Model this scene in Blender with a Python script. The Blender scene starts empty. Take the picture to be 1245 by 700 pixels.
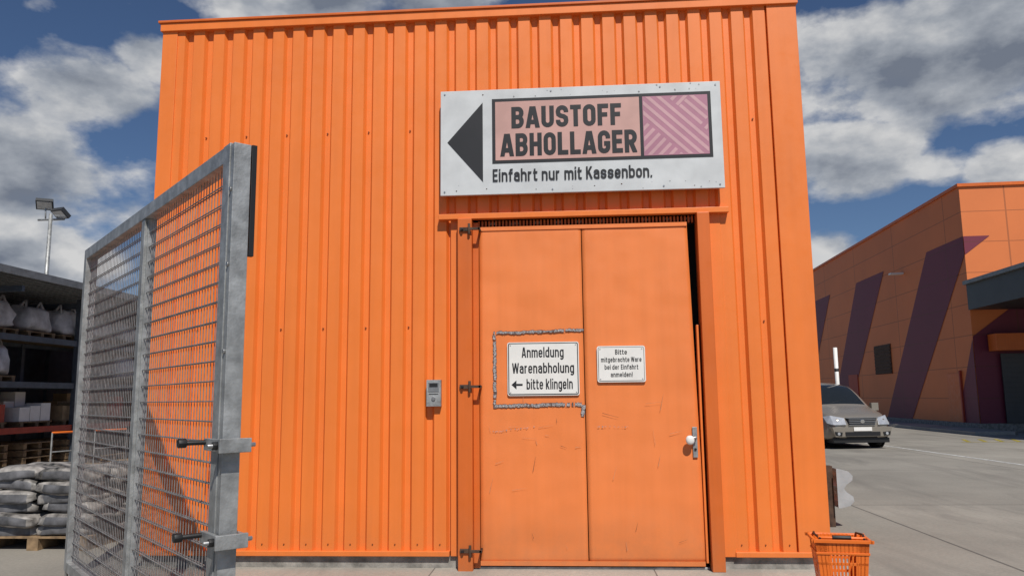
import bpy, bmesh, math, random
from mathutils import Vector, Matrix, noise as mnoise
random.seed(7)
sc=bpy.context.scene
sc.view_settings.view_transform='Standard'
sc.view_settings.look='None'
sc.view_settings.exposure=0
rad=math.radians

# ------------------------------------------------------------------ materials
def new_mat(name):
    m=bpy.data.materials.new(name); m.use_nodes=True
    nt=m.node_tree; b=nt.nodes['Principled BSDF']
    return m,nt,b
def N(nt,t,**k):
    n=nt.nodes.new(t)
    for a,v in k.items(): setattr(n,a,v)
    return n
def ramp(nt,stops):
    r=nt.nodes.new('ShaderNodeValToRGB'); e=r.color_ramp.elements
    while len(e)<len(stops): e.new(0.5)
    for i,(p,c) in enumerate(stops):
        e[i].position=p; e[i].color=(c,c,c,1) if isinstance(c,(int,float)) else (*c,1)
    return r
def mixc(nt,fac,a,b,mode='MIX'):
    m=nt.nodes.new('ShaderNodeMix'); m.data_type='RGBA'; m.blend_type=mode
    for s,v in ((m.inputs[0],fac),(m.inputs[6],a),(m.inputs[7],b)):
        if hasattr(v,'is_output'): nt.links.new(v,s)
        elif isinstance(v,(int,float)): s.default_value=v
        else: s.default_value=(*v,1)
    return m.outputs[2]
def mth(nt,op,a,b=None,c=None):
    m=nt.nodes.new('ShaderNodeMath'); m.operation=op
    for s,v in zip(m.inputs,(a,b,c)):
        if v is None: continue
        if hasattr(v,'is_output'): nt.links.new(v,s)
        else: s.default_value=v
    return m.outputs[0]
def noise(nt,vec,scale,detail=4,rough=.55,dist=0):
    n=N(nt,'ShaderNodeTexNoise'); n.inputs['Scale'].default_value=scale
    n.inputs['Detail'].default_value=detail; n.inputs['Roughness'].default_value=rough
    n.inputs['Distortion'].default_value=dist
    if vec is not None: nt.links.new(vec,n.inputs['Vector'])
    return n.outputs['Fac']
def mapping(nt,vec,scale=(1,1,1)):
    m=N(nt,'ShaderNodeMapping'); m.inputs['Scale'].default_value=scale
    nt.links.new(vec,m.inputs['Vector']); return m.outputs['Vector']
def simple(name,col,rough=.5,metal=0,var=.12,scale=6,bump=0,bscale=20,spec=.5):
    m,nt,b=new_mat(name)
    tc=N(nt,'ShaderNodeTexCoord')
    n=noise(nt,tc.outputs['Object'],scale)
    r=ramp(nt,[(.3,1-var*1.6),(.7,1+var*.4)]); nt.links.new(n,r.inputs[0])
    c=mixc(nt,1,col,r.outputs[0],'MULTIPLY')
    nt.links.new(c,b.inputs['Base Color'])
    b.inputs['Roughness'].default_value=rough; b.inputs['Metallic'].default_value=metal
    b.inputs['Specular IOR Level'].default_value=spec
    if bump:
        n2=noise(nt,tc.outputs['Object'],bscale)
        bp=N(nt,'ShaderNodeBump'); bp.inputs['Strength'].default_value=bump; bp.inputs['Distance'].default_value=.02
        nt.links.new(n2,bp.inputs['Height']); nt.links.new(bp.outputs[0],b.inputs['Normal'])
    return m
def painted(name,col,streak=.12,dirt=.5,rough=.42,wave=.15,wscale=1.5,scr=.5,thr=.70):
    """painted sheet metal: fading, vertical streaks, dust near the ground, slight oil-canning"""
    m,nt,b=new_mat(name)
    g=N(nt,'ShaderNodeNewGeometry'); P=g.outputs['Position']
    n1=noise(nt,P,.9,5); r1=ramp(nt,[(.3,1-streak),(.7,1.03)]); nt.links.new(n1,r1.inputs[0])
    n2=noise(nt,mapping(nt,P,(11,11,.5)),1,4); r2=ramp(nt,[(.3,1-streak*.8),(.6,1.0)]); nt.links.new(n2,r2.inputs[0])
    c=mixc(nt,1,col,r1.outputs[0],'MULTIPLY'); c=mixc(nt,1,c,r2.outputs[0],'MULTIPLY')
    sep=N(nt,'ShaderNodeSeparateXYZ'); nt.links.new(P,sep.inputs[0])
    z=N(nt,'ShaderNodeMapRange'); z.inputs['From Min'].default_value=.05; z.inputs['From Max'].default_value=.6
    z.inputs['To Min'].default_value=1; z.inputs['To Max'].default_value=0
    nt.links.new(sep.outputs['Z'],z.inputs['Value'])
    n3=noise(nt,P,7,6,.65); zz=mth(nt,'MULTIPLY',mth(nt,'MULTIPLY',z.outputs[0],n3),dirt)
    c=mixc(nt,zz,c,(.26,.13,.06))
    if scr:
        n4=noise(nt,mapping(nt,P,(3,3,2)),9,8,.75); r4=ramp(nt,[(thr,0),(thr+.05,scr)]); nt.links.new(n4,r4.inputs[0])
        c=mixc(nt,r4.outputs[0],c,(.42,.2,.1))
    nt.links.new(c,b.inputs['Base Color'])
    rr=ramp(nt,[(.3,rough-.06),(.7,rough+.15)]); nt.links.new(n3,rr.inputs[0]); nt.links.new(rr.outputs[0],b.inputs['Roughness'])
    bp=N(nt,'ShaderNodeBump'); bp.inputs['Strength'].default_value=wave; bp.inputs['Distance'].default_value=.1
    nt.links.new(noise(nt,P,wscale,2),bp.inputs['Height']); nt.links.new(bp.outputs[0],b.inputs['Normal'])
    return m
M={}
M['clad']=painted('orange_cladding',(.83,.205,.034),.08,.4,.42,.06,scr=.25)
M['door']=painted('orange_door_paint',(.82,.225,.058),.07,.7,.42,.30,1.5,scr=.45,thr=.655)
M['trim']=painted('orange_trim_paint',(.66,.138,.016),.12,.6,.45,.05)
M['galv']=simple('galvanised_steel',(.40,.41,.41),.48,.45,.28,11,.15,60)
M['rail']=simple('galvanised_rail',(.50,.51,.52),.45,.3,.15,5,.1,40)
M['galvd']=simple('galvanised_wire',(.28,.28,.28),.5,.3,.3,20)
M['black']=simple('black_paint',(.012,.012,.013),.5,0,.2)
M['ink']=simple('sign_ink',(.018,.018,.02),.45,0,.15,3)
M['dark']=simple('dark_void',(.012,.01,.009),.9)
M['rubber']=simple('rubber',(.02,.02,.02),.8,0,.2,10)
M['screw']=simple('screw_head',(.26,.07,.02),.5,.2)
M['steel']=simple('brushed_steel',(.45,.45,.45),.35,.8,.15,30)
M['white']=simple('white_plastic',(.78,.77,.74),.45,0,.06)
M['signw']=simple('weathered_white_sheet',(.60,.62,.63),.4,0,.10,4)
M['pink']=simple('faded_pink_print',(.56,.33,.29),.45,0,.10,4)
M['mauve']=simple('mauve_print',(.42,.19,.26),.45,0,.10,4)
M['mauvel']=simple('light_mauve_print',(.56,.33,.36),.45,0,.10,4)
M['concp']=simple('plinth_concrete',(.30,.285,.26),.9,0,.35,9,.3,30)
M['adh']=simple('adhesive_residue',(.50,.47,.47),.55,.1,.7,90,.4,150)
M['adhd']=simple('adhesive_dirt',(.14,.10,.095),.8,0,.5,90)
M['scratch']=simple('paint_scratch',(.62,.30,.16),.7,0,.3,40)
M['bag']=simple('white_woven_bag',(.66,.66,.68),.85,0,.3,4,.5,7)
M['sack']=simple('grey_paper_sack',(.34,.32,.30),.5,0,.75,7,.45,12)
M['sackp']=simple('printed_sack_label',(.14,.14,.15),.55,0,.4,9)
M['wood']=simple('pallet_wood',(.30,.20,.11),.85,0,.4,9,.2,30)
M['card']=simple('cardboard',(.36,.25,.14),.85,0,.25,5)
M['rackst']=simple('rack_steel',(.10,.12,.15),.5,.3,.2)
M['roofst']=simple('roof_sheet',(.22,.23,.24),.5,.3,.2)
M['orp']=simple('orange_plastic',(.80,.17,.02),.38,0,.08)
M['redp']=simple('red_beam_paint',(.40,.045,.02),.5,0,.15)
M['redw']=simple('red_panel',(.42,.05,.02),.6,0,.15,.6)
M['grey']=simple('anthracite_fascia',(.045,.048,.052),.5,.1,.15,1)
M['shut']=simple('roller_shutter',(.06,.06,.065),.5,.2,.15,1)
M['mark']=simple('white_road_paint',(.62,.62,.60),.7,0,.4,8)
M['marky']=simple('yellow_road_paint',(.45,.36,.05),.7,0,.5,8)
M['rust']=simple('rusty_post',(.10,.055,.035),.8,.1,.4,12)
M['bodyp']=simple('champagne_metallic',(.33,.295,.25),.25,.5,.04,2)
M['glass']=simple('tinted_glass',(.015,.018,.02),.06,0,.05)
M['chrome']=simple('chrome',(.7,.7,.7),.12,1,.03)
M['lens']=simple('headlamp_lens',(.55,.57,.6),.1,.4,.15,9)

def panelmat(name,col):
    m,nt,b=new_mat(name)
    g=N(nt,'ShaderNodeNewGeometry'); P=g.outputs['Position']
    sep=N(nt,'ShaderNodeSeparateXYZ'); nt.links.new(P,sep.inputs[0])
    zf=mth(nt,'FRACT',mth(nt,'DIVIDE',sep.outputs['Z'],1.25))
    l1=mth(nt,'LESS_THAN',zf,.03)
    yf=mth(nt,'FRACT',mth(nt,'DIVIDE',mth(nt,'ADD',sep.outputs['X'],sep.outputs['Y']),6.1))
    l2=mth(nt,'LESS_THAN',yf,.01)
    l=mth(nt,'MAXIMUM',l1,l2)
    r=ramp(nt,[(.3,.88),(.7,1.03)]); nt.links.new(noise(nt,P,.35,5),r.inputs[0])
    c=mixc(nt,1,col,r.outputs[0],'MULTIPLY')
    c=mixc(nt,mth(nt,'MULTIPLY',l,.45),c,(.10,.03,.012))
    nt.links.new(c,b.inputs['Base Color']); b.inputs['Roughness'].default_value=.6
    return m
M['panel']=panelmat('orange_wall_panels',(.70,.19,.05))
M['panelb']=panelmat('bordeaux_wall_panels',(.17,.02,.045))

def groundmat(name,base,joint=5.0):
    m,nt,b=new_mat(name)
    g=N(nt,'ShaderNodeNewGeometry'); P=g.outputs['Position']
    sep=N(nt,'ShaderNodeSeparateXYZ'); nt.links.new(P,sep.inputs[0])
    r=ramp(nt,[(.28,.74),(.5,.95),(.72,1.12)]); nt.links.new(noise(nt,P,.45,7,.6),r.inputs[0])
    c=mixc(nt,1,base,r.outputs[0],'MULTIPLY')
    r=ramp(nt,[(.3,.80),(.7,1.10)]); nt.links.new(noise(nt,P,28,7,.75),r.inputs[0])
    c=mixc(nt,1,c,r.outputs[0],'MULTIPLY')
    r=ramp(nt,[(.52,0),(.64,.5)]); nt.links.new(noise(nt,mapping(nt,P,(1.4,.25,1)),.8,6,.65,.6),r.inputs[0])
    c=mixc(nt,r.outputs[0],c,(base[0]*.55,base[1]*.55,base[2]*.56))
    fx=mth(nt,'FLOOR',mth(nt,'DIVIDE',mth(nt,'ADD',sep.outputs['X'],1.2),joint)); fy=mth(nt,'FLOOR',mth(nt,'DIVIDE',mth(nt,'ADD',sep.outputs['Y'],.8),joint))
    cbb=N(nt,'ShaderNodeCombineXYZ'); nt.links.new(fx,cbb.inputs[0]); nt.links.new(fy,cbb.inputs[1])
    wn=N(nt,'ShaderNodeTexWhiteNoise',noise_dimensions='2D'); nt.links.new(cbb.outputs[0],wn.inputs['Vector'])
    r=ramp(nt,[(0,.86),(1,1.08)]); nt.links.new(wn.outputs['Value'],r.inputs[0]); c=mixc(nt,1,c,r.outputs[0],'MULTIPLY')
    jx=mth(nt,'LESS_THAN',mth(nt,'FRACT',mth(nt,'DIVIDE',mth(nt,'ADD',sep.outputs['X'],1.2),joint)),.006)
    jy=mth(nt,'LESS_THAN',mth(nt,'FRACT',mth(nt,'DIVIDE',mth(nt,'ADD',sep.outputs['Y'],.8),joint)),.006)
    j=mth(nt,'MAXIMUM',jx,jy)
    c=mixc(nt,mth(nt,'MULTIPLY',j,.75),c,(.06,.055,.05))
    nt.links.new(c,b.inputs['Base Color']); b.inputs['Roughness'].default_value=.9
    bp=N(nt,'ShaderNodeBump'); bp.inputs['Strength'].default_value=.3; bp.inputs['Distance'].default_value=.01
    nt.links.new(noise(nt,P,60,5),bp.inputs['Height']); nt.links.new(bp.outputs[0],b.inputs['Normal'])
    return m
M['ground']=groundmat('yard_concrete',(.285,.265,.23))
M['apron']=groundmat('apron_concrete',(.38,.355,.31),1.9)

# ------------------------------------------------------------------ builder
class B:
    def __init__(s,name,parent=None,bevel=0,smooth=False):
        s.name=name; s.bm=bmesh.new(); s.mats=[]; s.parent=parent; s.bevel=bevel; s.smooth=smooth
    def mi(s,m):
        m=M[m]
        if m not in s.mats: s.mats.append(m)
        return s.mats.index(m)
    def face(s,pts,m):
        vs=[s.bm.verts.new(p) for p in pts]
        f=s.bm.faces.new(vs); f.material_index=s.mi(m); return f
    def box(s,x0,x1,y0,y1,z0,z1,m,mx=None):
        c=[Vector((x,y,z)) for z in (z0,z1) for y in (y0,y1) for x in (x0,x1)]
        if mx is not None: c=[mx@p for p in c]
        v=[s.bm.verts.new(p) for p in c]; i=s.mi(m)
        for q in ((0,2,3,1),(4,5,7,6),(0,1,5,4),(2,6,7,3),(0,4,6,2),(1,3,7,5)):
            f=s.bm.faces.new([v[k] for k in q]); f.material_index=i
    def cyl(s,a,b,r,m,n=12,r2=None,smooth=True):
        a=Vector(a);b=Vector(b);d=(b-a).normalized()
        u=d.orthogonal().normalized();w=d.cross(u); r2=r if r2 is None else r2; i=s.mi(m)
        A=[s.bm.verts.new(a+(u*math.cos(t)+w*math.sin(t))*r) for t in [2*math.pi*k/n for k in range(n)]]
        C=[s.bm.verts.new(b+(u*math.cos(t)+w*math.sin(t))*r2) for t in [2*math.pi*k/n for k in range(n)]]
        for k in range(n):
            f=s.bm.faces.new([A[k],A[(k+1)%n],C[(k+1)%n],C[k]]); f.material_index=i; f.smooth=smooth
        f=s.bm.faces.new(A[::-1]); f.material_index=i
        f=s.bm.faces.new(C); f.material_index=i
    def prism(s,poly,axis,t0,t1,m):
        def P(p,t):
            return {'y':(p[0],t,p[1]),'x':(t,p[0],p[1]),'z':(p[0],p[1],t)}[axis]
        i=s.mi(m)
        A=[s.bm.verts.new(P(p,t0)) for p in poly]; C=[s.bm.verts.new(P(p,t1)) for p in poly]
        n=len(poly)
        for k in range(n):
            f=s.bm.faces.new([A[k],A[(k+1)%n],C[(k+1)%n],C[k]]); f.material_index=i
        for q in (A[::-1],C):
            f=s.bm.faces.new(q); f.material_index=i
    def blob(s,c,sz,m,seed=0,e=.45,nu=20,nv=12,amp=.06,fr=3.0,fn=None,m2=None):
        def sp(v,p): return math.copysign(abs(v)**p,v)
        rows=[];i=s.mi(m); j2=s.mi(m2) if m2 else i
        for a in range(nv+1):
            ph=-math.pi/2+math.pi*a/nv; row=[]
            for b in range(nu):
                th=2*math.pi*b/nu
                p=Vector((sp(math.cos(ph),e)*sp(math.cos(th),e),sp(math.cos(ph),e)*sp(math.sin(th),e),sp(math.sin(ph),e)))
                d=mnoise.noise(p*fr+Vector((seed*7.3,seed*3.1,0)))*amp*2
                p=p*(1+d)
                if fn: p=fn(p)
                row.append(s.bm.verts.new((c[0]+p.x*sz[0]/2,c[1]+p.y*sz[1]/2,c[2]+p.z*sz[2]/2)))
            rows.append(row)
        for a in range(nv):
            for b in range(nu):
                try:
                    f=s.bm.faces.new([rows[a][b],rows[a][(b+1)%nu],rows[a+1][(b+1)%nu],rows[a+1][b]])
                    f.material_index=j2 if (m2 and 3<=a<=4 and (b%(nu//2)) in (nu//4,nu//4+1,nu//4-1)) else i; f.smooth=True
                except: pass
    def done(s,mx=None,recalc=True):
        if recalc: bmesh.ops.recalc_face_normals(s.bm,faces=s.bm.faces)
        me=bpy.data.meshes.new(s.name); s.bm.to_mesh(me); s.bm.free()
        for m in s.mats: me.materials.append(m)
        o=bpy.data.objects.new(s.name,me); sc.collection.objects.link(o)
        if mx is not None: o.matrix_world=mx
        if s.bevel:
            bv=o.modifiers.new('bevel','BEVEL'); bv.width=s.bevel; bv.segments=2; bv.limit_method='ANGLE'; bv.angle_limit=rad(40)
        if s.parent is not None: o.parent=s.parent
        return o
def clip(poly,x0,x1,z0,z1):
    def cl(p,f,inter):
        o=[]
        for i in range(len(p)):
            a,b=p[i],p[(i+1)%len(p)]
            if f(a):
                o.append(a)
                if not f(b): o.append(inter(a,b))
            elif f(b): o.append(inter(a,b))
        return o
    def ix(v,k):
        def g(a,b):
            t=(v-a[k])/(b[k]-a[k]); return (a[0]+(b[0]-a[0])*t,a[1]+(b[1]-a[1])*t)
        return g
    for v,k,s in ((x0,0,1),(x1,0,-1),(z0,1,1),(z1,1,-1)):
        if len(poly)<3: return []
        poly=cl(poly,(lambda p,v=v,k=k,s=s:(p[k]-v)*s>=0),ix(v,k))
    return poly

# ---- condensed grotesque stroke lettering, built as flat mesh
def glyph(ch,t,W):
    h=t/2
    def arc(cx,cy,rx,ry,a0,a1,n=9):
        return [(cx+rx*math.cos(rad(a0+(a1-a0)*k/n)),cy+ry*math.sin(rad(a0+(a1-a0)*k/n))) for k in range(n+1)]
    X=.74; w=W
    if ch in 'EFLTt': w=W*.86
    if ch in 'frt': w=W*.72
    if ch in 'Wm': w=W*1.55
    if ch in 'il.!': w=t
    if ch=='A': w=W*1.1
    if ch=='K': w=W*1.06
    l,r,b,T=h,w-h,h,1-h; R=(r-l)/2; cx=w/2; xt=X-h
    def O(top): return arc(cx,top-R,R,R,0,180)+arc(cx,b+R,R,R,180,360)+[(r,top-R)]
    S=[]
    if ch=='O': S=[O(T)]
    elif ch=='B':
        m=.52; q=(T-m)/2; q2=(m-b)/2
        S=[[(l,0),(l,1)],[(l,T)]+arc(r-q*.8,T-q,q*.75,q,90,-90)+[(l,m)],[(l,m)]+arc(r-q2*.8,b+q2,q2*.8,q2,90,-90)+[(l,b)]]
    elif ch=='A': S=[[(h*.9-.1*(cx-h)*1,-.1),(cx-t*.16,1.0)],[(w-h*.9+.1*(cx-h),-.1),(cx+t*.16,1.0)],[(w*.25,.27),(w*.75,.27)]]
    elif ch=='U': S=[[(l,1)]+arc(cx,b+R,R,R,180,360)+[(r,1)]]
    elif ch in 'Ss':
        top=T if ch=='S' else xt; mid=(top+b)/2; Rr=min(R,(top-b)/4*1.05)
        S=[[(r,top-Rr-.05*top)]+arc(cx,top-Rr,R,Rr,0,180)+[(l+ .02,mid+.10*top),(cx-R*.4,mid+.02),(cx+R*.4,mid-.02),(r-.02,mid-.10*top)]+arc(cx,b+Rr,R,Rr,0,-180)+[(l,b+Rr+.05*top)]]
    elif ch=='T': S=[[(0,T),(w,T)],[(cx,0),(cx,T)]]
    elif ch=='F': S=[[(l,0),(l,1)],[(l,T),(w,T)],[(l,.50),(w*.9,.50)]]
    elif ch=='E': S=[[(l,0),(l,1)],[(l,T),(w,T)],[(l,.51),(w*.92,.51)],[(l,b),(w,b)]]
    elif ch=='H': S=[[(l,0),(l,1)],[(r,0),(r,1)],[(l,.51),(r,.51)]]
    elif ch=='L': S=[[(l,0),(l,1)],[(l,b),(w,b)]]
    elif ch=='G': S=[[(r,T-R-.07)]+arc(cx,T-R,R,R,0,180)+arc(cx,b+R,R,R,180,360)+[(r,.53)],[(cx,.53-h),(r,.53-h)]]
    elif ch=='R':
        m=.46; q=(T-m)/2
        S=[[(l,0),(l,1)],[(l,T)]+arc(r-q*.8,T-q,q*.8,q,90,-90)+[(l,m)],[(cx,m),(r+.01,-.02)]]
    elif ch=='K': S=[[(l,0),(l,1)],[(l,.36),(r+.02,1.06)],[(cx*.85,.58),(r+.05,-.06)]]
    elif ch=='W':
        q=w/4; S=[[(h*.7-.02,1.05),(q+.0,0)],[(q,0),(2*q,1.0)],[(2*q,1.0),(3*q,0)],[(3*q,0),(w-h*.7+.02,1.05)]]
    elif ch=='a': S=[[(l+.01,xt-R*.75)]+arc(cx,xt-R*.9,R,R*.9,165,0)+[(r,0)],[(r,.44),(cx,.44)]+arc(cx,(.44+b)/2,R,(.44-b)/2,90,270)+[(r,b)]]
    elif ch=='b': S=[O(xt),[(l,0),(l,1)]]
    elif ch=='d': S=[O(xt),[(r,0),(r,1)]]
    elif ch=='o': S=[O(xt)]
    elif ch=='c': S=[[(r,xt-R-.05)]+arc(cx,xt-R,R,R,0,180)+arc(cx,b+R,R,R,180,360)+[(r,b+R+.05)]]
    elif ch=='e': S=[[(l,.37),(r,.37)]+arc(cx,xt-R,R,R,0,180)+arc(cx,b+R,R,R,180,345)]
    elif ch=='g': S=[O(xt),[(r,X),(r,-.22+R)]+arc(cx,-.24+h+R,R,R,0,-150)]
    elif ch in 'nhr':
        top=1 if ch=='h' else X
        S=[[(l,0),(l,top)]]
        if ch=='r': S.append([(l,xt-R*1.1)]+arc(r,xt-R*1.5,(r-l),R*1.5,160,85))
        else: S.append(arc(cx,xt-R,R,R,180,0)+[(r,0)])
    elif ch=='u': S=[[(l,X)]+arc(cx,b+R,R,R,180,360)+[(r,X)],[(r,0),(r,X)]]
    elif ch=='m':
        R2=(r-l)/4
        S=[[(l,0),(l,X)],arc(l+R2,xt-R2,R2,R2,180,0)+[(l+2*R2,0)],arc(l+3*R2,xt-R2,R2,R2,180,0)+[(r,0)]]
    elif ch=='i': S=[[(h,0),(h,X)],[(h,.86),(h,1)]]
    elif ch=='l': S=[[(h,0),(h,1)]]
    elif ch=='k': S=[[(l,0),(l,1)],[(l,.26),(r+.01,.78)],[(cx*.8,.42),(r+.03,-.05)]]
    elif ch=='t': S=[[(w*.36,.95),(w*.36,b+.10)]+arc(w*.36+.10,b+.10,.10,.10,180,270)+[(w,b)],[(0,xt),(w,xt)]]
    elif ch=='f': S=[[(w*.40,0),(w*.40,T-.10)]+arc(w*.40+.10,T-.10,.10,.10,180,90)+[(w,T)],[(0,xt),(w,xt)]]
    elif ch=='.': S=[[(h,0),(h,t)]]
    elif ch=='!': S=[[(h,0),(h,t)],[(h,.26),(h,1)]]
    return S,w
def thick(pl,t):
    n=len(pl); out=[]
    P=[Vector(p) for p in pl]
    nr=[]
    for i in range(n):
        ds=[]
        if i>0 and (P[i]-P[i-1]).length>1e-6: ds.append((P[i]-P[i-1]).normalized())
        if i<n-1 and (P[i+1]-P[i]).length>1e-6: ds.append((P[i+1]-P[i]).normalized())
        if not ds: nr.append(Vector((0,0))); continue
        d=sum(ds,Vector((0,0)))
        d=d.normalized() if d.length>1e-4 else ds[0]
        k=1/max(.55,abs(d.dot(ds[0])))
        nr.append(Vector((-d.y,d.x))*k*t/2)
    for i in range(n-1):
        if (P[i+1]-P[i]).length<1e-6: continue
        out.append([tuple(P[i]+nr[i]),tuple(P[i]-nr[i]),tuple(P[i+1]-nr[i+1]),tuple(P[i+1]+nr[i+1])])
    return out
def text(body,x0,x1,z0,z1,y,m,parent,name,t=.16,W=.44,gap=.10):
    """z0..z1 = baseline to cap height, x0..x1 = line width (letters condensed to fit)"""
    b=B(name,parent)
    items=[];x=0
    for ch in body:
        if ch==' ': x+=W*.55; continue
        S,w=glyph(ch,t,W); items.append((x,S,w)); x+=w+gap
    tot=x-gap; sx=(x1-x0)/tot; sz=z1-z0; lay=0
    for ox,S,w in items:
        for st in S:
            lay=(lay+1)%7
            for q in thick(st,t):
                q=clip(q,-.03,w+.03,-.3,1.0) if min(p[1] for p in q)<-.12 and min(p[1] for p in st)<-.12 else clip(q,-.03,w+.03,0,1.0)
                if len(q)>2: b.face([(x0+(ox+p[0])*sx,y-lay*.00012,z0+p[1]*sz) for p in q],m)
    return b.done(recalc=False)

# ------------------------------------------------------------------ ground
g=B('ground'); g.face([(-400,-300,0),(400,-300,0),(400,500,0),(-400,500,0)],'ground'); g.done()
g=B('concrete_apron_pavement',bevel=.01); g.box(-4.3,2.45,-.62,.6,-.05,.03,'apron'); g.done()
g=B('parking_line_marking'); g.face([(9.42,8.5,.004),(9.54,8.5,.004),(9.16,18,.004),(9.04,18,.004)],'mark')
g.done()
g=B('yellow_hatch_marking')
for k in range(5):
    x=12.2+k*.5; g.face([(x,18.2,.004),(x+.12,18.2,.004),(x+.62,19.6,.004),(x+.5,19.6,.004)],'marky')
g.face([(12.0,18.05,.004),(14.9,18.05,.004),(14.9,18.17,.004),(12.0,18.17,.004)],'marky')
g.done()

# ------------------------------------------------------------------ shed
XL,XR,ZB,ZT,DEP=-3.90,2.18,.17,5.11,6.0
shed=B('orange_metal_shed')
def profile(x0,x1,z0,z1,tf,m='clad'):
    pitch=.2
    k=math.floor((x0+10)/pitch)-1
    seq=[]
    while True:
        s=-10+k*pitch
        seq+=[(s,0),(s+.108,0),(s+.130,.038),(s+.178,.038)]
        k+=1
        if s>x1+pitch: break
    def yat(x):
        for a,b in zip(seq,seq[1:]):
            if a[0]<=x<=b[0]: return a[1]+(b[1]-a[1])*(x-a[0])/max(1e-9,(b[0]-a[0]))
        return 0
    pts=[(x0,yat(x0))]+[p for p in seq if x0+1e-4<p[0]<x1-1e-4]+[(x1,yat(x1))]
    mi=shed.mi(m)
    va=[shed.bm.verts.new(tf(x,y,z0)) for x,y in pts]; vb=[shed.bm.verts.new(tf(x,y,z1)) for x,y in pts]
    for i in range(len(pts)-1):
        f=shed.bm.faces.new([va[i],va[i+1],vb[i+1],vb[i]]); f.material_index=mi
fr=lambda x,y,z:(x,y,z)
profile(XL+.13,-1.05,ZB,ZT,fr)
profile(1.40,1.93,ZB,ZT,fr)
profile(-1.05,1.40,3.15,ZT,fr)
profile(0,DEP,ZB,ZT,lambda x,y,z:(XL+y,x,z))
profile(0,DEP,ZB,ZT,lambda x,y,z:(XR-y,x,z))
profile(XL,XR,ZB,ZT,lambda x,y,z:(x,DEP-y,z))
shed_o=shed.done(recalc=False)
tr=B('trim',shed_o,bevel=.004)
tr.box(XL-.015,XL+.135,-.012,.10,ZB,ZT,'clad')
tr.box(1.925,XR+.015,-.012,.10,ZB,ZT,'clad')
tr.box(XL-.03,XR+.03,-.035,.06,ZT-.005,ZT+.075,'clad')
tr.box(XL-.05,XR+.05,-.05,DEP+.05,ZT+.076,ZT+.10,'trim')
tr.box(XL-.005,-1.06,-.02,.04,ZB-.035,ZB+.008,'clad')
tr.box(1.40,XR+.005,-.02,.04,ZB-.035,ZB+.008,'clad')
tr.box(-1.05,-.975,-.006,.05,ZB-.035,3.15,'clad')
tr.box(1.296,1.405,-.006,.05,ZB-.035,3.15,'clad')
tr.box(-1.155,1.475,-.075,-.003,3.125,3.175,'clad')
tr.done()
pl=B('plinth',shed_o,bevel=.01)
pl.box(XL+.03,-.98,.03,.25,-.05,ZB-.03,'concp'); pl.box(1.30,XR-.02,.03,.25,-.05,ZB-.03,'concp')
pl.box(XL+.05,XL+.25,.25,DEP-.03,-.05,ZB,'concp'); pl.box(XR-.25,XR-.05,.25,DEP-.03,-.05,ZB,'concp')
pl.done()
bk=B('interior',shed_o); bk.box(-1.2,1.5,.16,.2,0,3.3,'dark'); bk.box(XL+.1,XR-.1,.2,DEP-.1,4.9,4.95,'dark'); bk.done()
fs=B('fixing_screws',shed_o)
for z in (4.02,2.15):
    k=0; x=-10+.154
    while x<XR:
        if XL+.15<x<1.9 and k%2==0 and not(-1.2<x<1.5):
            fs.cyl((x,.040,z),(x,.026,z),.0075,'screw',8)
        x+=.2;k+=1
x=-10+.054
while x<XR:
    if (XL+.15<x<-1.1 or 1.45<x<1.9): fs.cyl((x,.001,.235),(x,-.008,.235),.006,'screw',8)
    x+=.2
fs.done()

d=B('door_frame',shed_o,bevel=.004)
d.box(-.973,-.845,-.10,.06,.0,3.124,'trim')
d.box(1.185,1.294,-.10,.06,.03,3.124,'trim')
d.box(-.844,-.79,-.02,.05,.04,3.10,'trim')
d.box(-.84,1.18,.0,.10,.03,.05,'galv')
for k in range(62):
    x=-.80+k*.032; d.box(x,x+.018,.02,.05,3.06,3.122,'trim')
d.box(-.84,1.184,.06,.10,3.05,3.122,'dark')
d.done()
# door leaves: folded sheet with real dents
dl=B('door_leaf',shed_o)
DENT=[(-.62,.33,.16,.24,.014),(-.25,.22,.22,.12,-.010),(.55,.35,.28,.2,.009),(.9,1.5,.14,.4,-.006),(-.45,2.6,.3,.3,.005),(.6,2.5,.3,.5,-.005),(.12,.9,.06,.3,.007),(-.1,2.3,.15,.5,-.004)]
def dent(x,z):
    s=0
    for cx_,cz_,rx,rz,a in DENT: s+=a*math.exp(-((x-cx_)/rx)**2-((z-cz_)/rz)**2)
    return s+mnoise.noise(Vector((x*2.2,z*1.3,5)))*.003
def leaf(xa,xb0,xb1,z0,z1,y):
    nx,nz=26,64; i=dl.mi('door'); G=[]
    for b in range(nz+1):
        z=z0+(z1-z0)*b/nz; xb=xb0+(xb1-xb0)*b/nz; row=[]
        for a in range(nx+1):
            x=xa+(xb-xa)*a/nx; e=min(1,min(a,nx-a)/2.5,min(b,nz-b)/2.5)
            row.append(dl.bm.verts.new((x,y-dent(x,z)*e-.0035*min(1,e*2.5),z)))
        G.append(row)
    for b in range(nz):
        for a in range(nx):
            f=dl.bm.faces.new([G[b][a],G[b][a+1],G[b+1][a+1],G[b+1][a]]); f.material_index=i; f.smooth=True
    E=[G[0],[r_[nx] for r_ in G],G[nz][::-1],[r_[0] for r_ in G][::-1]]
    for e in E:
        bk_=[dl.bm.verts.new((v.co.x,.035,v.co.z)) for v in e]
        for k in range(len(e)-1):
            f=dl.bm.faces.new([e[k+1],e[k],bk_[k],bk_[k+1]]); f.material_index=i
leaf(-.785,.148,.148,.075,3.055,-.008)
leaf(.156,1.155,1.105,.085,3.05,-.005)
dl.box(-.785,1.14,-.022,-.0,.062,.10,'door')
dl.box(-.785,1.104,-.020,-.002,3.02,3.055,'door')
dl.box(-.785,1.09,.036,.04,.06,3.055,'dark')
dl.done(recalc=False)
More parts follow.
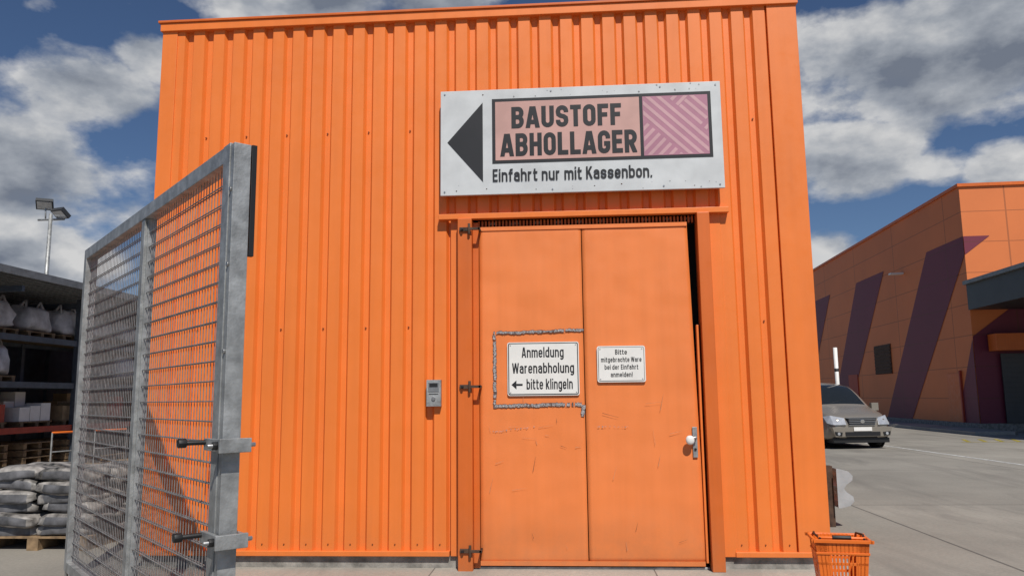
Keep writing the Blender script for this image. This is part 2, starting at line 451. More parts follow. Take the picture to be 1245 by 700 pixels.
hd=B('door_hardware',shed_o,bevel=.002)
for z in (3.02,1.60,.20):
    hd.cyl((-.865,-.125,z-.05),(-.865,-.125,z+.05),.012,'rust',10)
    hd.box(-.955,-.865,-.118,-.10,z-.018,z+.018,'rust')
    hd.box(-.875,-.76,-.135,-.118,z-.012,z+.012,'rust')
    hd.cyl((-.775,-.135,z),(-.775,-.02,z),.012,'black',8)
    hd.cyl((-.93,-.14,z),(-.93,-.10,z),.013,'black',6)
hd.box(1.075,1.115,-.026,-.012,.97,1.23,'galv')
hd.cyl((1.095,-.026,1.14),(1.095,-.075,1.14),.012,'steel')
hd.cyl((1.10,-.07,1.14),(1.02,-.072,1.135),.012,'steel')
hd.cyl((1.095,-.026,1.04),(1.095,-.036,1.04),.011,'black')
hd.box(1.148,1.168,-.03,.03,.09,2.12,'clad')
hd.done()
kn=B('door_knob',shed_o); kn.blob((1.045,-.075,1.12),(.075,.05,.08),'white',e=.9,amp=.02); kn.done()
ad=B('tape_residue',shed_o)
def residue(a,b,w,y=-.021,dens=120,skip=.12,base=True,mm='adh'):
    a=Vector(a);b=Vector(b);L=(b-a).length;d_=(b-a)/L;n_=Vector((-d_.y,d_.x))
    if base:
        n=int(L*70); prev=None
        for k in range(n+1):
            p=a+d_*(L*k/n)
            wob=mnoise.noise(Vector((p.x*6,p.y*6,3)))*.012
            e1=p+n_*(w*.46+wob+random.uniform(-.005,.005)); e0=p-n_*(w*.46-wob+random.uniform(-.005,.005))
            o1=e1+n_*.004; o0=e0-n_*.004
            if prev and random.random()>.05:
                q=prev
                ad.face([(v.x,y+.0006,v.y) for v in (q[2],o1,o0,q[3])],'adhd')
                if random.random()>.08: ad.face([(v.x,y,v.y) for v in (q[0],e1,e0,q[1])],'adh')
            prev=(e1,e0,o1,o0)
    n=int(L*dens)
    for k in range(n):
        if random.random()<skip: continue
        p=a+d_*(k+random.random())/n*L+n_*random.uniform(-w,w)*.6
        r=random.uniform(.002,.0055); ph=random.random()*6; pts=[]
        yk=y-.0008-random.uniform(0,.0015)
        for q in range(5):
            t=ph+q*1.256; rr=r*random.uniform(.5,1.4)
            pts.append((p.x+math.cos(t)*rr,yk,p.y+math.sin(t)*rr))
        ad.face(pts,mm if not base else ('adhd' if random.random()<.42 else 'adh'))
residue((-.66,2.075),(.15,2.095),.020)
residue((-.650,1.44),(-.650,2.06),.024)
residue((-.665,1.425),(.12,1.435),.026,skip=.05)
residue((.130,1.33),(.135,1.43),.030,skip=.0)
residue((-.67,1.20),(-.30,1.24),.008,dens=110,skip=.3,base=False)
residue((.25,1.24),(.52,1.235),.006,dens=110,skip=.3,base=False)
for k in range(26):
    x=random.uniform(-.75,1.0); z=random.uniform(.15,1.5); an=random.uniform(-.35,.35)+(math.pi/2 if random.random()<.3 else 0); Ls=random.uniform(.03,.16); w_=random.uniform(.001,.0025)
    ca,sa=math.cos(an),math.sin(an)
    ad.face([(x+ca*p-sa*q,-.0245,z+sa*p+ca*q) for p,q in ((-Ls/2,-w_),(Ls/2,-w_*.3),(Ls/2,w_*.3),(-Ls/2,w_))],random.choice(['scratch','scratch','rust']))
ad.done(recalc=False)

bb=B('door_bell_box',bevel=.004)
bb.box(-1.262,-1.132,-.055,-.001,1.43,1.665,'galv')
bb.box(-1.245,-1.15,-.06,-.055,1.56,1.645,'steel')
bb.box(-1.235,-1.16,-.062,-.06,1.60,1.635,'ink')
bb.cyl((-1.197,-.055,1.50),(-1.197,-.066,1.50),.018,'steel',14)
bb.box(-1.24,-1.155,-.057,-.055,1.535,1.542,'ink')
bb.done()

# ------------------------------------------------------------------ main sign
sg=B('warehouse_pickup_sign',bevel=.003)
sg.box(-1.129,1.443,-.115,-.085,3.338,4.338,'signw')
for x in (-.9,.2,1.25):
    sg.box(x-.02,x+.02,-.085,.0,3.40,4.28,'galv')
so=sg.done()
s2=B('print',so); y=-.1165
s2.prism([(-1.065,3.84),(-.735,4.215),(-.735,3.455)],'y',y-.001,y+.001,'ink')
s2.box(-.648,1.352,y-.001,y+.001,3.625,4.245,'ink')
s2.box(-.618,.705,y-.003,y-.001,3.655,4.215,'pink')
s2.box(.735,1.322,y-.003,y-.001,3.655,4.215,'mauve')
yy=y-.0040
bx=(.74,1.317,3.66,4.21)
O_=Vector((1.03,3.935)); A_=Vector((math.cos(rad(-44)),math.sin(rad(-44)))); C_=Vector((-A_.y,A_.x))
def bar(a0,a1,b0,b1):
    p=[O_+A_*a+C_*b for a,b in ((a0,b0),(a1,b0),(a1,b1),(a0,b1))]
    p=clip([tuple(q) for q in p],*bx)
    if len(p)>2: s2.face([(q[0],yy,q[1]) for q in p],'mauvel')
for k in range(4): bar(-.9,.9,-.125+k*.068,-.125+k*.068+.030)
for k in range(-8,9):
    bar(k*.068,k*.068+.030,-.9,-.158)
    if k<-1 or k>2: bar(k*.068,k*.068+.030,.148,.9)
for k in range(3): bar(-.10,.165,.15+k*.068,.15+k*.068+.030)
for x in (-1.09,-.1,.9,1.40):
    for z in (3.37,4.305): s2.cyl((x,-.115,z),(x,-.120,z),.008,'steel',8)
s2.done()
ty=y-.0055
text('BAUSTOFF',-.468,.54,3.955,4.160,ty,'ink',so,'lettering_1',.20,.56,.085)
text('ABHOLLAGER',-.572,.675,3.690,3.905,ty,'ink',so,'lettering_2',.20,.56,.085)
text('Einfahrt nur mit Kassenbon.',-.645,.80,3.455,3.572,ty,'ink',so,'lettering_3',.15,.52,.10)
sc2=B('scuffs',so)
for k in range(44):
    x=random.uniform(-1.11,1.42); z=random.choice([random.uniform(3.35,3.45),random.uniform(4.25,4.33),random.uniform(3.35,4.33)])
    if -.66<x<1.36 and 3.43<z<4.26: continue
    r=random.uniform(.002,.008)
    sc2.face([(x+r*math.cos(t)*random.uniform(.6,1.6),y,z+r*math.sin(t)*random.uniform(.6,1.6)) for t in (0,1.3,2.5,3.8,5)],random.choice(['galv','rust','galvd']))
sc2.done(recalc=False)

def rrect(x0,x1,z0,z1,r,n=5):
    p=[]
    for cx,cz,a in ((x1-r,z0+r,-90),(x1-r,z1-r,0),(x0+r,z1-r,90),(x0+r,z0+r,180)):
        for k in range(n+1):
            t=rad(a+90*k/n); p.append((cx+r*math.cos(t),cz+r*math.sin(t)))
    return p
def smallsign(name,x0,x1,z0,z1,bw,in_):
    s=B(name); 
    s.prism(rrect(x0,x1,z0,z1,.02),'y',-.030,-.020,'white')
    s.prism(rrect(x0+in_,x1-in_,z0+in_,z1-in_,.015),'y',-.032,-.0301,'ink')
    s.prism(rrect(x0+in_+bw,x1-in_-bw,z0+in_+bw,z1-in_-bw,.01),'y',-.034,-.0321,'white')
    for px in (x0+.028,x1-.028):
        for pz in (z0+.028,z1-.028): s.cyl((px,-.034,pz),(px,-.037,pz),.005,'steel',8)
    return s.done()
a=smallsign('registration_sign',-.535,.105,1.515,1.99,.008,.008)
text('Anmeldung',-.405,-.03,1.852,1.945,-.035,'ink',a,'lettering_1',.15,.48,.10)
text('Warenabholung',-.490,.060,1.712,1.805,-.035,'ink',a,'lettering_2',.15,.48,.10)
text('bitte klingeln',-.365,.045,1.570,1.663,-.035,'ink',a,'lettering_3',.15,.48,.10)
ar=B('arrow',a); ar.face([(-.50,-.035,1.612),(-.455,-.035,1.652),(-.455,-.035,1.572)],'ink')
ar.face([(-.4545,-.035,1.603),(-.40,-.035,1.603),(-.40,-.035,1.621),(-.4545,-.035,1.621)],'ink'); ar.done(recalc=False)
b_=smallsign('goods_notice_sign',.265,.690,1.625,1.945,.004,.010)
for i,(t,w) in enumerate((('Bitte',.052),('mitgebrachte Ware',.178),('bei der Einfahrt',.148),('anmelden!',.096))):
    z=1.868-i*.066
    text(t,.478-w,.478+w,z,z+.044,-.035,'ink',b_,'lettering_%d'%(i+1),.15,.48,.12)

# ------------------------------------------------------------------ gate
gt=B('mesh_gate_leaf',bevel=.004)
L=3.76; Z0,Z1=.08,2.86
gt.box(0,.10,-.05,.05,Z0,Z1,'galv')
gt.box(-.055,-.004,-.045,.045,Z0+.02,Z1-.01,'galv')
gt.box(-.05,-.02,.052,.080,2.25,Z1-.005,'black')
gt.box(L-.09,L,-.045,.045,Z0,Z1,'galv')
gt.box(1.72,1.80,-.04,.04,Z0+.08,Z1-.09,'galv')
gt.box(.101,L-.091,-.045,.045,Z1-.09,Z1,'galv')
gt.box(.101,L-.091,-.045,.045,Z0,Z0+.08,'galv')
gt.box(.101,.125,-.02,.02,Z0+.081,Z1-.091,'galv'); gt.box(1.70,1.719,-.02,.02,Z0+.081,Z1-.091,'galv')
z=Z0+.13
while z<Z1-.1:
    for y in (-.013,.006):
        gt.box(.126,1.699,y,y+.007,z,z+.007,'galvd'); gt.box(1.801,L-.091,y,y+.007,z,z+.007,'galvd')
    z+=.107
x=.155
while x<L-.1:
    if not 1.68<x<1.82: gt.box(x,x+.005,-.0055,.0,Z0+.08,Z1-.09,'galvd')
    x+=.05
for zc in (1.28,.82):
    gt.box(-.11,.13,-.075,-.051,zc-.03,zc+.03,'galv')
    gt.box(-.11,.13,.051,.070,zc-.03,zc+.03,'galv')
    gt.box(-.13,-.11,-.085,.075,zc-.035,zc+.035,'galv')
    gt.cyl((-.085,-.13,zc),(-.085,.11,zc),.012,'steel',8)
    gt.cyl((.115,-.20,zc+.01),(.115,.09,zc+.01),.013,'black',8)
    gt.cyl((.115,-.21,zc+.01),(.115,-.17,zc+.01),.024,'black',8)
    gt.cyl((-.085,-.105,zc),(-.085,-.078,zc),.022,'black',6)
for zc in (.35,2.2,2.6,1.75):
    gt.cyl((-.03,-.045,zc),(-.03,-.055,zc),.014,'steel',6)
gt.cyl((L-.05,-.03,0.0),(L-.05,-.03,.30),.014,'steel',8)
ax=Vector((-2.57,2.74,0)).normalized(); ny=Vector((-ax.y,ax.x,0))
if ny.dot(Vector((1.73,-3.9,0)))>0: ny=-ny
mx=Matrix(((ax.x,ny.x,0,-1.73),(ax.y,ny.y,0,-3.08),(0,0,1,0),(0,0,0,1)))
gt.done(mx)

# ------------------------------------------------------------------ pallet of sacks
p=B('sack_pallet')
px0,px1,py0,py1=-6.12,-4.92,.90,1.80
for k in range(5):
    y=py0+k*.2; p.box(px0,px1,y,y+.12,.12,.142,'wood')
for k in range(3):
    x=px0+.02+k*.52; p.box(x,x+.12,py0,py1,.0,.118,'wood')
s=0
for lay in range(6):
    z=.200+lay*.112
    n=2
    for i in range(n):
        for j in range(2):
            w=1.2/n; s+=1
            tw=random.uniform(-.10,.10); oz=random.uniform(-.012,.012)
            def fn(q,tw=tw,ph=s):
                q=Vector(q); k=abs(q.x)**4
                q.z=q.z*(1-.60*k)-.30*k+.22*math.sin(q.y*2.4+q.x*1.7+ph); q.y+=tw*q.x
                return q
            p.blob((px0+w*(i+.5)+random.uniform(-.05,.05),py0+.225+.45*j+random.uniform(-.05,.05),z+oz),(w*random.uniform(.96,1.06),.50,.145),'sack',s,.40,24,9,.06,3.2,fn,'sackp' if s%2 else None)
p.done()

# ------------------------------------------------------------------ storage rack
rk=B('covered_storage_rack',bevel=0)
RX=-10.9
ys=[1.2,4.0,6.8,9.6,12.4,15.2,18.0]
for y in ys:
    for x in (RX,RX-1.3,RX-2.6):
        rk.box(x-.05,x+.05,y-.05,y+.05,0,3.78,'rackst')
    rk.box(RX-2.6,RX,y-.02,y+.02,.9,.95,'rackst')
for z in (1.02,1.92,2.85):
    for x in (RX,RX-1.3):
        rk.box(x-.03,x+.03,ys[0],ys[-1],z-.12,z,'redp' if z<1.5 and x==RX else 'rackst')
    rk.box(RX-1.28,RX-.03,ys[0],ys[-1],z-.04,z-.005,'wood')
rk.box(RX-2.75,RX-2.7,ys[0],ys[-1],.0,3.78,'rackst')
x=RX-3.0
while x<RX+.75:
    t=(x-(RX-3.0))/3.75
    z=3.70+t*.18
    rk.box(x,x+.09,ys[0]-.5,ys[-1]+.6,z,z+.04,'roofst'); rk.box(x+.09,x+.18,ys[0]-.5,ys[-1]+.6,z+.05,z+.09,'roofst')
    x+=.18
for y in ys: rk.box(RX-3,RX+.7,y-.04,y+.04,3.58,3.69,'rackst')
rk.box(RX+.75,RX+.80,ys[0]-.5,ys[-1]+.6,3.84,3.98,'roofst')
rk.done()
k=0
for lev,z,h in ((0,2.85,.62),(1,1.92,.68)):
    y=1.8
    while y<17.5:
        if random.random()<.92:
            hh=h*random.uniform(.75,1.0)
            def fn(q,s_=k):
                q=Vector(q)
                if q.z>.3:
                    f=1-.25*(q.z-.3)/.7; q.x*=f; q.y*=f
                    q.z+=.10*mnoise.noise(Vector((q.x*3,q.y*3,s_)))
                else: q.x*=1+.06*(.3-q.z); q.y*=1+.06*(.3-q.z)
                return q
            b=B('bulk_bag'); b.blob((RX-.55,y,z+.13+hh/2),(.86,.84,hh),'bag',k,.36,24,14,.08,2.8,fn)
            for dx in (-.28,.28):
                for dy in (-.28,.28):
                    b.cyl((RX-.55+dx,y+dy,z+.1+hh*.85),(RX-.55+dx*.8,y+dy*.8,z+.24+hh),.022,'bag',6)
                    b.cyl((RX-.55+dx*.8,y+dy*.8,z+.24+hh),(RX-.55+dx*.35,y+dy*.9,z+.08+hh),.022,'bag',6)
            b.box(RX-1.15,RX-.1,y-.45,y+.45,z+.09,z+.12,'wood')
            for q in (-.4,0,.35): b.box(RX-1.15,RX-.1,y+q,y+q+.09,z,z+.09,'wood')
            b.done()
        k+=1; y+=1.12
y=1.8;k=0
while y<17.5:
    b=B('boxed_goods_pallet')
    b.box(RX-1.15,RX-.1,y-.5,y+.5,1.10,1.13,'wood')
    for q in (-.45,0,.36): b.box(RX-1.15,RX-.1,y+q,y+q+.09,1.02,1.10,'wood')
    c=['card','redp','wood','card','redp','white'][k%6]
    for i in range(3):
        for j in range(2):
            h=random.uniform(.28,.6)
            b.box(RX-.45-.35*j,RX-.12-.35*j,y-.48+.32*i,y-.18+.32*i,1.13,1.13+h,c if random.random()<.7 else 'card')
    b.done()
    b=B('stacked_timber_pallet')
    for i in range(random.randint(2,5)):
        z=.0+i*.145
        for q in (-.45,0,.36): b.box(RX-1.15,RX-.0,y+q,y+q+.1,z,z+.10,'wood')
        for q in range(5): b.box(RX-1.1+q*.24,RX-.95+q*.24,y-.46,y+.46,z+.101,z+.122,'wood')
    b.done()
    y+=1.35;k+=1
def trolley(x,y,rot):
    t=B('flatbed_trolley',bevel=.004)
    t.box(-.35,.35,-.6,.6,.20,.24,'wood'); 
    for a in(-.27,.27):
        for c in(-.48,.48): t.cyl((a-.02,c,.085),(a+.02,c,.085),.085,'rubber',14); t.box(a-.03,a+.03,c-.03,c+.03,.12,.20,'galv')
    for a in(-.33,.33): t.cyl((a,-.6,.22),(a,-.6,.95),.015,'galv',8)
    t.cyl((-.33,-.6,.95),(.33,-.6,.95),.02,'orp',8); t.cyl((-.33,-.6,.6),(.33,-.6,.6),.012,'galv',8)
    t.done(Matrix.Translation((x,y,0))@Matrix.Rotation(rot,4,'Z'))
trolley(-10.0,7.4,1.3); trolley(-9.7,8.5,1.1); trolley(-9.4,9.8,1.2); trolley(-9.1,11.0,1.15)

h=B('red_storage_hall'); h.box(-30,-9.5,24,34,0,3.9,'redw'); h.box(-30.2,-9.3,23.8,34.2,3.9,4.1,'grey')
for k in range(4): h.box(-28+k*5,-25+k*5,23.93,23.99,0,3.0,'shut')
h.done()

m=B('floodlight_mast'); mxp,myp=-17.7,18.0
m.cyl((mxp,myp,0),(mxp,myp,7.95),.10,'galv',12,.06)
m.cyl((mxp-.45,myp,7.75),(mxp+.5,myp,7.75),.035,'galv',8)
for dx,rz,z in ((-.18,.5,8.27),(.42,-.3,7.93)):
    R_=Matrix.Translation((mxp+dx,myp-.1,z))@Matrix.Rotation(rz,4,'Z')@Matrix.Rotation(rad(-38),4,'X')
    m.box(-.26,.26,-.20,.20,-.06,.08,'grey',R_)
    m.box(-.22,.22,-.16,.16,-.072,-.061,'lens',R_)
    m.cyl((mxp+dx,myp,7.75),(mxp+dx,myp-.05,z),.025,'galv',8)
m.done()

# ------------------------------------------------------------------ store building (right)
st=B('orange_store_building')
C0=Vector((16.08,25,0)); dv=Vector((.038,1,0)).normalized(); du=Vector((1,-.038,0)).normalized()
mS=Matrix(((du.x,dv.x,0,C0.x),(du.y,dv.y,0,C0.y),(0,0,1,0),(0,0,0,1)))
st.box(0,45,0,60,0,9.80,'panel')
st.box(-.08,45.1,-.08,60.1,9.80,9.93,'trim')
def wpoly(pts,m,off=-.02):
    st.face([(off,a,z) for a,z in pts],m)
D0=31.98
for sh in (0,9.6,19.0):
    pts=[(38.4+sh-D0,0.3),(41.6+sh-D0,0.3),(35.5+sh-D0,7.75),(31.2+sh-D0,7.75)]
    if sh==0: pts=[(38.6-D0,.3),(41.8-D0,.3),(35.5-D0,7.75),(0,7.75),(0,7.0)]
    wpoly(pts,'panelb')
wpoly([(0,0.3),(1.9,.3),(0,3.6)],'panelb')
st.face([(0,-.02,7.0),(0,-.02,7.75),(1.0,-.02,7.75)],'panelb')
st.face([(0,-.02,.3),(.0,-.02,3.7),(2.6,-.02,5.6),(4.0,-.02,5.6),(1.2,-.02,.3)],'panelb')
st.box(-.05,.0,8.7,11.0,2.5,4.0,'rust')
for k in range(8): st.box(-.08,-.05,8.75,10.95,2.55+k*.18,2.63+k*.18,'rust')
st.box(-.05,.0,1.3,2.5,.05,2.3,'trim'); st.box(-.09,0,1.2,1.3,.0,2.4,'redw')
st.box(-.6,0,6.3,6.6,7.2,7.28,'white'); st.box(-.05,0,14,15.6,.05,2.6,'redw')
st.box(-.12,45,-.12,60.1,-.05,.3,'concp')
st.box(-.1,22,-10,-.09,4.75,5.75,'grey')
st.box(-.25,22.1,-10.1,-.12,5.75,5.9,'roofst')
st.box(.9,14,-.18,-.13,.3,3.0,'shut')
for k in range(14): st.box(.9,14,-.20,-.18,.35+k*.19,.37+k*.19,'grey')
st.box(.5,14.3,-.8,-.13,3.1,3.75,'trim')
for x in (4,10,16,21): st.box(x,x+.25,-9.8,-9.55,0,4.75,'grey')
st.done(mS)
kb=B('kerb_pavement',bevel=.01)
kb.box(-1.6,-.15,-3,60,-.05,.12,'apron'); kb.done(mS)

hp=B('barrier_post'); hp.cyl((8.45,18.2,0),(8.45,18.2,2.95),.06,'white',12); hp.cyl((8.45,18.2,2.2),(8.45,18.2,2.3),.063,'grey',12)
hp.cyl((8.45,18.2,0),(8.45,18.2,.12),.12,'galv',12); hp.done()

# ------------------------------------------------------------------ guard rail
gr=B('crash_guard_rail',bevel=.003)
prof=[(.02,.0),(.09,.02),(.12,.055),(.115,.09),(.07,.125),(.05,.155),(.07,.185),(.115,.22),(.12,.255),(.09,.29),(.02,.31)]
pts=[(3.03+a*1.5,.22+b*1.4) for a,b in prof]
gr.prism(pts+[(a-.010,b) for a,b in pts[::-1]],'y',2.31,7.6,'rail')
gr.prism(pts+[(3.03,.22+.31*1.4),(3.03,.22)],'y',2.295,2.308,'rail')
for y in (2.45,4.2,6.0,7.5):
    gr.box(2.90,3.02,y-.06,y+.06,0,.68,'rust')
gr.done()

# ------------------------------------------------------------------ shopping basket
sb=B('shopping_basket',bevel=.002)
def bw(t): return (.128+.045*t,.10+.035*t)
Hb=.50
def wallquad(side,u0,u1,t0,t1,m='orp',th=.004,off=0):
    z0,z1=.03+t0*Hb,.03+t1*Hb
    def p(u,t,o):
        a,b=bw(t); a-=o;b-=o
        return {0:(u*a,-b),1:(a,u*b),2:(u*a,b),3:(-a,u*b)}[side]
    vs=[]
    for o in (off,off+th):
        for (u,t,z) in ((u0,t0,z0),(u1,t0,z0),(u1,t1,z1),(u0,t1,z1)):
            x,y=p(u,t,o); vs.append(sb.bm.verts.new((x,y,z)))
    i=sb.mi(m)
    for q in ((0,1,2,3),(7,6,5,4),(0,4,5,1),(1,5,6,2),(2,6,7,3),(3,7,4,0)):
        f=sb.bm.faces.new([vs[k] for k in q]); f.material_index=i
for sd in range(4):
    for t0,t1 in ((0,.14),(.30,.34),(.48,.52),(.66,.70),(.80,1)):
        wallquad(sd,-1,1,t0,t1)
    n=13
    for k in range(n+1):
        c=-1+2*k/n; w=.035
        if k in(0,n): w=.42
        wallquad(sd,max(-1,c-w),min(1,c+w),.0,.99,th=.006)
    wallquad(sd,-1.07,1.07,.955,1.0,off=-.014,th=.016)
    wallquad(sd,-1.0,1.0,.80,.83,off=-.006,th=.008)
sb.box(-.128,.128,-.10,.10,.025,.04,'orp')
for sx in(-1,1):
    sb.cyl((sx*.140,-.13,.535),(sx*.158,.0,.545),.008,'black',8); sb.cyl((sx*.158,0,.545),(sx*.140,.13,.535),.008,'black',8)
sb.cyl((-.15,-.115,.538),(.15,-.115,.538),.010,'orp',8); sb.cyl((-.06,-.115,.541),(.06,-.115,.541),.015,'black',8)
for a in(-.10,.10):
    for b in(-.07,.07): sb.cyl((a-.01,b,.022),(a+.01,b,.022),.022,'rubber',10)
sb.done(Matrix.Translation((1.84,-1.30,0))@Matrix.Rotation(rad(-8),4,'Z'))

# ------------------------------------------------------------------ van
van=bpy.data.objects.new('parked_van',None); sc.collection.objects.link(van)
body=B('body',van)
S=[(0.00,.36,.62,.74,.66,.60),(.05,.27,.66,.84,.80,.70),(.22,.22,.74,.93,.90,.80),(.55,.20,.86,1.03,.94,.84),(.98,.20,.98,1.13,.95,.86),
   (1.08,.20,1.00,1.17,.955,.84),(1.35,.20,1.01,1.40,.955,.80),(1.75,.20,1.02,1.68,.955,.755),(2.05,.20,1.02,1.79,.955,.74),(2.8,.20,1.03,1.85,.955,.74),
   (4.0,.20,1.03,1.86,.955,.74),(4.65,.20,1.03,1.83,.95,.73),(4.80,.26,1.02,1.72,.92,.71),(4.85,.34,1.0,1.5,.88,.70)]
rows=[]
for (y,z0,zb,zt,w,wt) in S:
    zl=z0+(zb-z0)*.5
    half=[(w*.90,z0),(w*.99,z0+.07),(w,zl),(w*.99,zb-.02),(w*.975,zb),(wt+.03,zt-.07),(wt-.03,zt-.012),(wt*.5,zt+.012)]
    pts=half+[(0,zt+.02)]+[(-a,b) for a,b in half[::-1]]
    rows.append([body.bm.verts.new((a,y,b)) for a,b in pts])
npt=len(rows[0]); ip=body.mi('bodyp'); ig=body.mi('glass'); ib=body.mi('black')
for i in range(len(rows)-1):
    for k in range(npt-1):
        f=body.bm.faces.new([rows[i][k],rows[i][k+1],rows[i+1][k+1],rows[i+1][k]]); f.smooth=True
        mi=ip
        if 5<=i<=7 and 6<=k<=9: mi=ig
        if (k==4 or k==npt-6) and 6<=i<=11 : mi=ig
        f.material_index=mi
    f=body.bm.faces.new([rows[i][0],rows[i+1][0],rows[i+1][-1],rows[i][-1]]); f.material_index=ib
for r_,mm in ((rows[0],ip),(rows[-1],ip)):
    f=body.bm.faces.new(r_); f.material_index=mm; f.smooth=True
bo=body.done()
ss=bo.modifiers.new('s','SUBSURF'); ss.levels=2; ss.render_levels=2
fr_=B('front_parts',van,bevel=.006)
fr_.prism([(-.36,.66),(.36,.66),(.42,.84),(-.42,.84)],'y',-.035,.12,'black')
for z in (.70,.745,.79): fr_.box(-.38,.38,-.052,-.034,z,z+.018,'chrome')
fr_.prism([(-.38,.645),(.38,.645),(.38,.662),(-.38,.662)],'y',-.05,.1,'chrome')
fr_.prism([(-.44,.835),(.44,.835),(.44,.855),(-.44,.855)],'y',-.03,.12,'chrome')
fr_.cyl((0,-.06,.75),(0,-.03,.75),.06,'chrome',18)
fr_.prism([(-.78,.34),(.78,.34),(.86,.60),(-.86,.60)],'y',-.03,.30,'bodyp')
fr_.box(-.50,.50,-.045,.0,.36,.47,'black'); fr_.box(-.26,.26,-.055,-.046,.49,.595,'white')
for s_ in (-1,1):
    fr_.prism([(s_*.60,.36),(s_*.78,.38),(s_*.80,.48),(s_*.58,.46)],'y',-.045,0,'black')
    fr_.cyl((s_*.69,-.055,.42),(s_*.69,-.03,.42),.04,'lens',12)
    q=[(s_*.46,-.025,.66),(s_*.80,.03,.66),(s_*.90,.20,.70),(s_*.905,.42,.88),(s_*.80,.22,.91),(s_*.48,.06,.845)]
    f=fr_.bm.faces.new([fr_.bm.verts.new((a,b-.025,c)) for a,b,c in q]); f.material_index=fr_.mi('lens')
    g_=[fr_.bm.verts.new((a*.97,b+.10,c)) for a,b,c in q]
    vv=list(f.verts)
    for k in range(6):
        ff=fr_.bm.faces.new([vv[k],vv[(k+1)%6],g_[(k+1)%6],g_[k]]); ff.material_index=fr_.mi('chrome')
    fr_.box(min(s_*.96,s_*1.17),max(s_*.96,s_*1.17),1.12,1.24,1.02,1.24,'bodyp')
    fr_.box(min(s_*.90,s_*.98),max(s_*.90,s_*.98),1.15,1.22,1.02,1.08,'black')
    for wy in (.88,3.95):
        fr_.cyl((s_*.74,wy,.33),(s_*.965,wy,.33),.33,'rubber',28)
        fr_.cyl((s_*.96,wy,.33),(s_*.975,wy,.33),.215,'galv',20)
        fr_.cyl((s_*.93,wy,.34),(s_*.958,wy,.34),.39,'black',28)
fr_.box(-.8,.8,.05,4.75,.17,.30,'black')
fr_.cyl((-.5,1.10,1.19),(.15,1.25,1.33),.010,'black',6); fr_.cyl((.15,1.10,1.19),(.7,1.28,1.33),.010,'black',6)
fr_.done()
van.matrix_world=Matrix.Translation((8.05,15.3,0))@Matrix.Rotation(rad(9),4,'Z')

# ------------------------------------------------------------------ sky / world
w=bpy.data.worlds.new('World'); sc.world=w; w.use_nodes=True
nt=w.node_tree; bg=nt.nodes['Background']
sky=N(nt,'ShaderNodeTexSky',sky_type='NISHITA'); sky.sun_disc=False
sdir=Vector((.3,-1,1.3)).normalized()
sky.sun_elevation=math.asin(sdir.z); sky.sun_rotation=math.atan2(sdir.x,sdir.y)
sky.air_density=1.0; sky.dust_density=.2; sky.ozone_density=3.0; sky.altitude=400
tc=N(nt,'ShaderNodeTexCoord'); V=tc.outputs['Generated']
CV=mapping(nt,V,(1,1,1.75))
blobs=[((-.518,.780,.340),.075,1),((-.563,.788,.230),.12,1),((-.61,.76,.24),.12,1),((-.457,.802,.385),.05,.9),((-.38,.82,.475),.08,1),((-.272,.844,.475),.10,1),((-.16,.86,.48),.08,.9),
 ((.383,.854,.360),.14,1.05),((.326,.862,.388),.11,1.05),((.336,.900,.279),.085,1.1),((.439,.821,.364),.15,1.05),((.316,.933,.174),.05,.9),((.474,.846,.243),.05,.9),((-.58,.789,.17),.10,1),((.42,.87,.25),.05,.6)]
acc=None
for dd,r,am in blobs:
    sub=N(nt,'ShaderNodeVectorMath',operation='SUBTRACT'); nt.links.new(V,sub.inputs[0]); sub.inputs[1].default_value=dd
    ml=N(nt,'ShaderNodeVectorMath',operation='MULTIPLY'); nt.links.new(sub.outputs[0],ml.inputs[0]); ml.inputs[1].default_value=(1,1,1.6)
    ln=N(nt,'ShaderNodeVectorMath',operation='LENGTH'); nt.links.new(ml.outputs[0],ln.inputs[0])
    mr=N(nt,'ShaderNodeMapRange',interpolation_type='SMOOTHSTEP'); nt.links.new(ln.outputs['Value'],mr.inputs['Value'])
    mr.inputs['From Min'].default_value=0; mr.inputs['From Max'].default_value=r*1.5; mr.inputs['To Min'].default_value=am; mr.inputs['To Max'].default_value=0
    acc=mr.outputs[0] if acc is None else mth(nt,'MAXIMUM',acc,mr.outputs[0])
n1=noise(nt,CV,8.5,8,.54)
dens=mth(nt,'ADD',mth(nt,'MULTIPLY',acc,.40),mth(nt,'MULTIPLY',n1,.95))
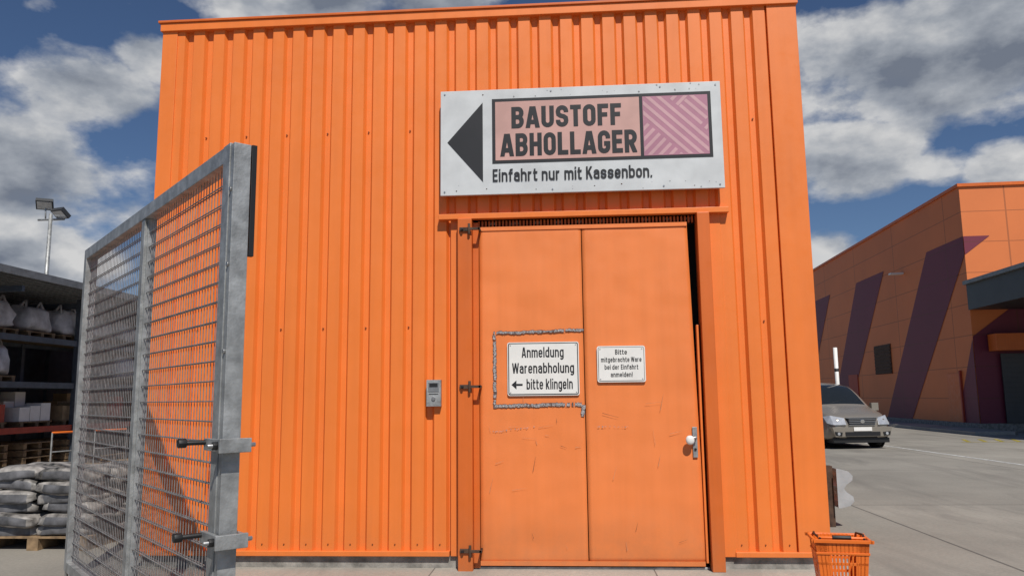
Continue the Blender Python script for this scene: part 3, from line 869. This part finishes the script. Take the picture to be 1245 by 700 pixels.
cov=ramp(nt,[(.57,0),(.63,.30),(.71,.90),(.82,1)]); nt.links.new(dens,cov.inputs[0])
off=N(nt,'ShaderNodeVectorMath',operation='ADD'); nt.links.new(CV,off.inputs[0]); off.inputs[1].default_value=(.012,-.02,.055)
n2=noise(nt,off.outputs[0],8.5,6,.54)
lit=mth(nt,'ADD',mth(nt,'MULTIPLY',mth(nt,'SUBTRACT',n1,n2),2.6),.66)
thickn=mth(nt,'MULTIPLY',mth(nt,'SUBTRACT',dens,.70),1.3)
lit=mth(nt,'SUBTRACT',lit,thickn)
lr=ramp(nt,[(.08,(1.9,2.2,2.8)),(.5,(4.0,4.3,4.8)),(.95,(7.4,7.4,7.4))]); nt.links.new(lit,lr.inputs[0])
skyc=mixc(nt,1,sky.outputs[0],(.54,.60,.70),'MULTIPLY')
fin=mixc(nt,cov.outputs[0],skyc,lr.outputs[0])
nt.links.new(fin,bg.inputs['Color']); bg.inputs['Strength'].default_value=.085

sun=bpy.data.lights.new('sun','SUN'); sun.energy=4.3; sun.angle=rad(.53); sun.color=(1,.95,.87)
so_=bpy.data.objects.new('sun',sun); sc.collection.objects.link(so_)
so_.rotation_euler=sdir.to_track_quat('Z','Y').to_euler(); so_.location=(5,-15,20)

# ------------------------------------------------------------------ camera
cam=bpy.data.cameras.new('camera'); co=bpy.data.objects.new('camera',cam); sc.collection.objects.link(co)
yaw,pitch,roll=rad(4.0),rad(8.04),rad(-.63)
F=Vector((-math.sin(yaw)*math.cos(pitch),math.cos(yaw)*math.cos(pitch),math.sin(pitch)))
R=F.cross(Vector((0,0,1))).normalized(); U=R.cross(F)
R,U=R*math.cos(roll)+U*math.sin(roll),-R*math.sin(roll)+U*math.cos(roll)
mw=Matrix.Identity(4)
for i in range(3): mw[i][0]=R[i]; mw[i][1]=U[i]; mw[i][2]=-F[i]
mw.translation=(0,-6.978,1.5)
co.matrix_world=mw
cam.sensor_fit='HORIZONTAL'; cam.sensor_width=36; cam.lens=36*942.2/1245
cam.clip_start=.05; cam.clip_end=2000
sc.camera=co
